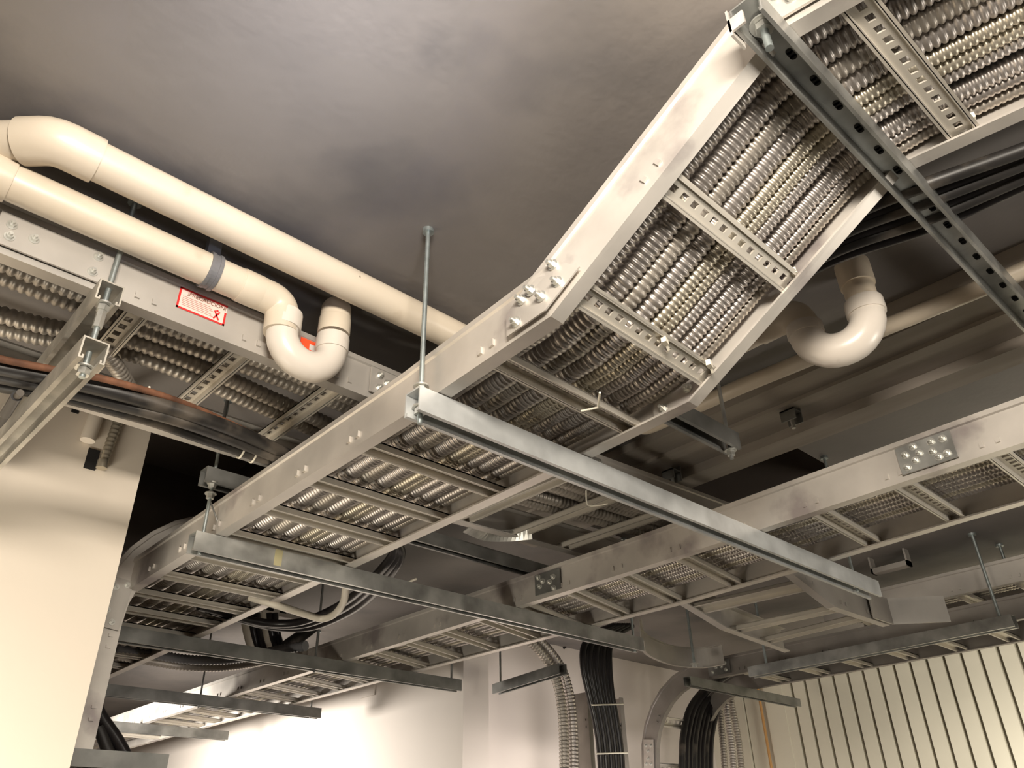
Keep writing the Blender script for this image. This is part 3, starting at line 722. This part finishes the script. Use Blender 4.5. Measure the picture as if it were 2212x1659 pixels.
# cables hanging between the two long trays
zc = 1.02
cable('power_cable', 'pale grey looped cable hanging between the two long trays', [at(x, y, z=z) for x, y, z in ((752, 1235, 1.03), (748, 1262, 1.0), (742, 1300, .985), (722, 1327, .98), (695, 1336, .98), (660, 1327, .985), (600, 1308, .99), (540, 1290, 1.03))], .016, m_white, n=10)
for i, (dx, dy) in enumerate([(0, 0), (14, 4), (28, 10)]):
    cable('power_cable', 'black cable sagging in a wide loop behind the pale loop, %s down' % ORD[i], [at(x + dx * k, y + dy * k, z=z) for x, y, z, k in ((430, 1310, 1.04, 1), (500, 1330, 1.04, 1), (570, 1345, 1.04, 1), (640, 1345, 1.04, 1), (700, 1325, 1.04, 1), (760, 1290, 1.04, 1), (820, 1235, 1.045, .8), (852, 1192, 1.07, .5), (850, 1165, 1.09, 0), (820, 1150, 1.10, 0))], .019, m_blackc, 'sagging black loops')
for i in range(6):
    x0_ = 528 + i * 13
    cable('power_cable', 'black cable dropping between the long trays, %s from the left' % ORD[i], [at(x0_, 1325, y=4.3), at(x0_ + 2, 1350, y=4.3), at(x0_ + 10, 1385, y=4.35), at(x0_ + 22, 1415, y=4.4)], .021, m_blackc if i % 3 else m_white, 'dropping black cables')
cable('power_cable', 'thick black cable slanting down to the third strut', [at(700, 1335, y=4.3), at(655, 1370, y=4.3), at(600, 1410, y=4.3), at(594, 1425, y=4.3)], .036, m_black)
cable('power_cable', 'thin grey cord reaching across the gap behind the tape-marked strut', [at(735, 1297, z=1.1), at(780, 1292, z=1.12), at(840, 1275, z=1.15), at(900, 1250, z=1.2)], .006, m_white)
for i, (dy, r) in enumerate([(0, .028), (14, .03)]):
    corrugated('flexible_conduit', 'dark flexible conduit sagging past the third strut, the %s one' % ('upper', 'lower')[i], smooth_path([at(x, y + dy, z=1.04) for x, y in ((250, 1400), (330, 1413), (400, 1424), (470, 1426), (540, 1418), (600, 1405), (660, 1395))], 10), r, .02, m_cond_c if i else m_clamp, 'dark sagging conduits', seg=10, q=2)
# cables beside the left riser
for i, (pp, r, m, lab) in enumerate([([(208, 1530), (222, 1555), (250, 1595), (272, 1635), (284, 1675)], .026, m_blackc, 'thick black cable curving down right of the left riser'),
                                     ([(212, 1570), (225, 1600), (243, 1650), (248, 1690)], .024, m_black, 'black cable curving down next to the riser rail'),
                                     ([(218, 1540), (222, 1570), (228, 1620), (231, 1690)], .013, m_white, 'white cable hanging straight by the left riser')]):
    cable('power_cable', lab, [at(x, y, y=3.75) for x, y in pp], r, m)

# conduits and cables going down by the pillar and the risers
for i, (dx, r) in enumerate([(0, .034), (20, .034)]):
    corrugated('flexible_conduit', 'fat flexible conduit curving down beside the pillar, the %s one' % ('left', 'right')[i],
               smooth_path([at(x + dx, y, y=3.72) for x, y in ((1130, 1370), (1165, 1405), (1190, 1440), (1205, 1480), (1214, 1530), (1218, 1590), (1219, 1660), (1219, 1760))], 10), r, .022, m_cond if i else m_cond_c, 'fat conduits beside the pillar', seg=12)
for i in range(9):
    k = i - 4
    cable('power_cable', 'black cable in the bundle on the middle riser, %s from the left' % ORD[i],
          [at(x + k * wd, y, y=3.70 + .012 * (i % 2)) for x, y, wd in ((1345, 1352, 5), (1312, 1368, 6.5), (1290, 1395, 7), (1288, 1440, 7), (1297, 1500, 6), (1309, 1560, 5.5), (1319, 1630, 5.5), (1324, 1760, 5.5))], .023, m_blackc, 'black cables on the middle riser')
for i in range(8):
    k = i - 4
    cable('power_cable', 'black cable in the bundle on the far right riser, %s from the left' % ORD[i],
          [at(x + k * wd, y, y=3.76 - .012 * (i % 2)) for x, y, wd in ((1580, 1462, 4), (1550, 1490, 7), (1525, 1530, 8.5), (1512, 1580, 8.5), (1508, 1630, 8.5), (1508, 1760, 8.5))], .026, m_blackc if i % 3 else m_black, 'black cables on the far right riser')
for i, dx in enumerate((0, 17, 32)):
    corrugated('flexible_conduit', 'slim flexible conduit right of the black bundle, %s from the left' % ORD[i],
               smooth_path([at(x + dx * k, y, y=3.80) for x, y, k in ((1556, 1478, .6), (1555, 1520, .8), (1558, 1570, 1), (1564, 1630, 1.1), (1570, 1760, 1.2))], 10), .026, .02, m_cond_c if i != 1 else m_cond, 'slim conduits at the far right riser', seg=10, q=3)
for k, (x, y_, z) in enumerate(((1312, 1523, 0), (1322, 1628, 0))):
    b = MB(); a0 = np.array(at(x - 34, y_, y=3.665)); a1 = np.array(at(x + 34, y_ - 2, y=3.665)); b.tube([a0, a1], .005, 8); tag(b.build('cable_tie', m_tie), 'nylon tie around the black bundle on the middle riser, the %s one' % ('upper', 'lower')[k], 'cable tie')
b = MB(); a0 = at(1641, 1480, x=XR - .03); a1 = at(1668, 1700, x=XR - .03); yy = (a0[1] + a1[1]) / 2
b.tube([(XR - .03, yy, a0[2]), (XR - .03, yy, a1[2])], .012, 10); tag(b.build('wall_conduit', m_orangec), 'thin orange-brown conduit running down the ivory wall', 'conduit')
b = MB(); c = at(795, 1483, x=3.49); b.abox(3.488, 3.496, c[1] - .09, c[1] + .09, c[2] - .07, c[2] + .07); tag(b.build('wall_plate', m_wallw), 'small pale blank plate on the white wall under the long tray', 'plate')
cable('power_cable', 'short black cord dangling near the pillar top', [at(x, y, y=4.588) for x, y in ((1205, 1378), (1222, 1380), (1226, 1392), (1218, 1400))], .01, m_blackc)
# nylon ties on the rising tray
def tie(px, py, z, lab, r=.011, d=(0, 0, 1), ln_=.03):
    b = MB(); c = np.array(at(px, py, z=z)); b.box(c, (1, .3, 0), (-.3, 1, 0), (0, 0, 1), .010, .006, .008); b.box(c + np.array([.012, .004, -.006]), (1, .4, -.4), (-.3, 1, 0), (0, 0, 1), .014, .003, .002)
    tag(b.build('cable_tie', m_tie), lab, 'cable tie', 'nylon ties on the rising tray')
tie(1466, 408, 1.235, 'white nylon tie head at the near end of the upper sloping rung')
tie(1716, 588, 1.235, 'white nylon tie head at the far end of the upper sloping rung')
tie(1532, 786, 1.055, 'white nylon tie head at the far end of the lower sloping rung')
tie(1436, 736, 1.055, 'white nylon tie head midway along the lower sloping rung')
tie(2100, 255, 1.42, 'white nylon tie head at the far end of the top rung')
b = MB(); a0 = np.array(at(1296, 848, z=.996)); a1 = np.array(at(1292, 880, z=.996)); a2 = np.array(at(1255, 888, z=.996)); b.tube([a0, a1, a2], .003, 6); tag(b.build('cable_tie', m_tie), 'thin white tie looped round the first level rung after the bend', 'cable tie')

# small loose bits around the trays
def wire(label, pts, r=.0028, m=None, cat='wire'):
    return cable('loose_wire', label, pts, r, m or m_tie, cat=cat, n=6, seg=6)
wire('thin pale wire dangling below the crossing tray beside the nearest strut', [at(x, y, z=1.20) for x, y in ((1266, 1060), (1267, 1082), (1272, 1092), (1292, 1092), (1313, 1088))])
wire('thin wire lashed from the hanger rod down to the tape-marked strut', [(1.02, 2.617, 1.13), (1.05, 2.60, 1.06), (1.085, 2.60, 1.0)], .0035, m_strut_dark)
for k, (x, y, z, lab) in enumerate(((310, 858, 1.12, 'white nylon tie hanging over the black cables at left'), (522, 968, 1.14, 'pale nylon tie where the black cables fan out'), (548, 978, 1.15, 'second pale nylon tie where the black cables fan out'))):
    c = np.array(at(x, y, z=z)); b = MB(); b.tube(smooth_path([c + np.array([.0, -.03, .02]), c + np.array([0, -.028, -.012]), c + np.array([.0, .0, -.032]), c + np.array([.004, .03, -.02])], 5), .0035, 6)
    tag(b.build('cable_tie', m_tie), lab, 'cable tie')
b = MB(); pth = smooth_path([at(x, y, z=1.235) for x, y in ((1000, 1150), (1045, 1168), (1095, 1170), (1150, 1165))], 6); st = []
for i in range(len(pth)):
    t_ = nrm(pth[min(i + 1, len(pth) - 1)] - pth[max(i - 1, 0)]); a_ = math.radians(20 + 50 * i / len(pth)); n_ = np.cross(t_, (0, 0, 1.))
    st.append((pth[i], n_ * math.cos(a_) + np.array([0, 0, 1.]) * math.sin(a_), np.cross(n_, t_)))
b.sweep(st, [(0, 0), (.05, 0), (.05, .004), (0, .004)], smooth=False)
tag(b.build('bent_sheet_strip', m_bolt), 'shiny bent metal strip lying in the gap between the two long trays', 'metal strip')
c = np.array(at(610, 1322, y=4.4)); root = thing('slotted_bracket', 'white slotted bracket above the dropping black cables', 'bracket', c)
b = MB(); b.box(c, (1, 0, -.0), (0, 1, 0), (0, 0, 1), .13, .006, .028); b.build('plate', m_wallw, root)
b = MB()
for k in (-1, 0, 1): b.box(c + np.array([k * .085, -.008, 0]), (1, 0, 0), (0, 1, 0), (0, 0, 1), .022, .002, .008)
b.build('slot', m_dark, root)
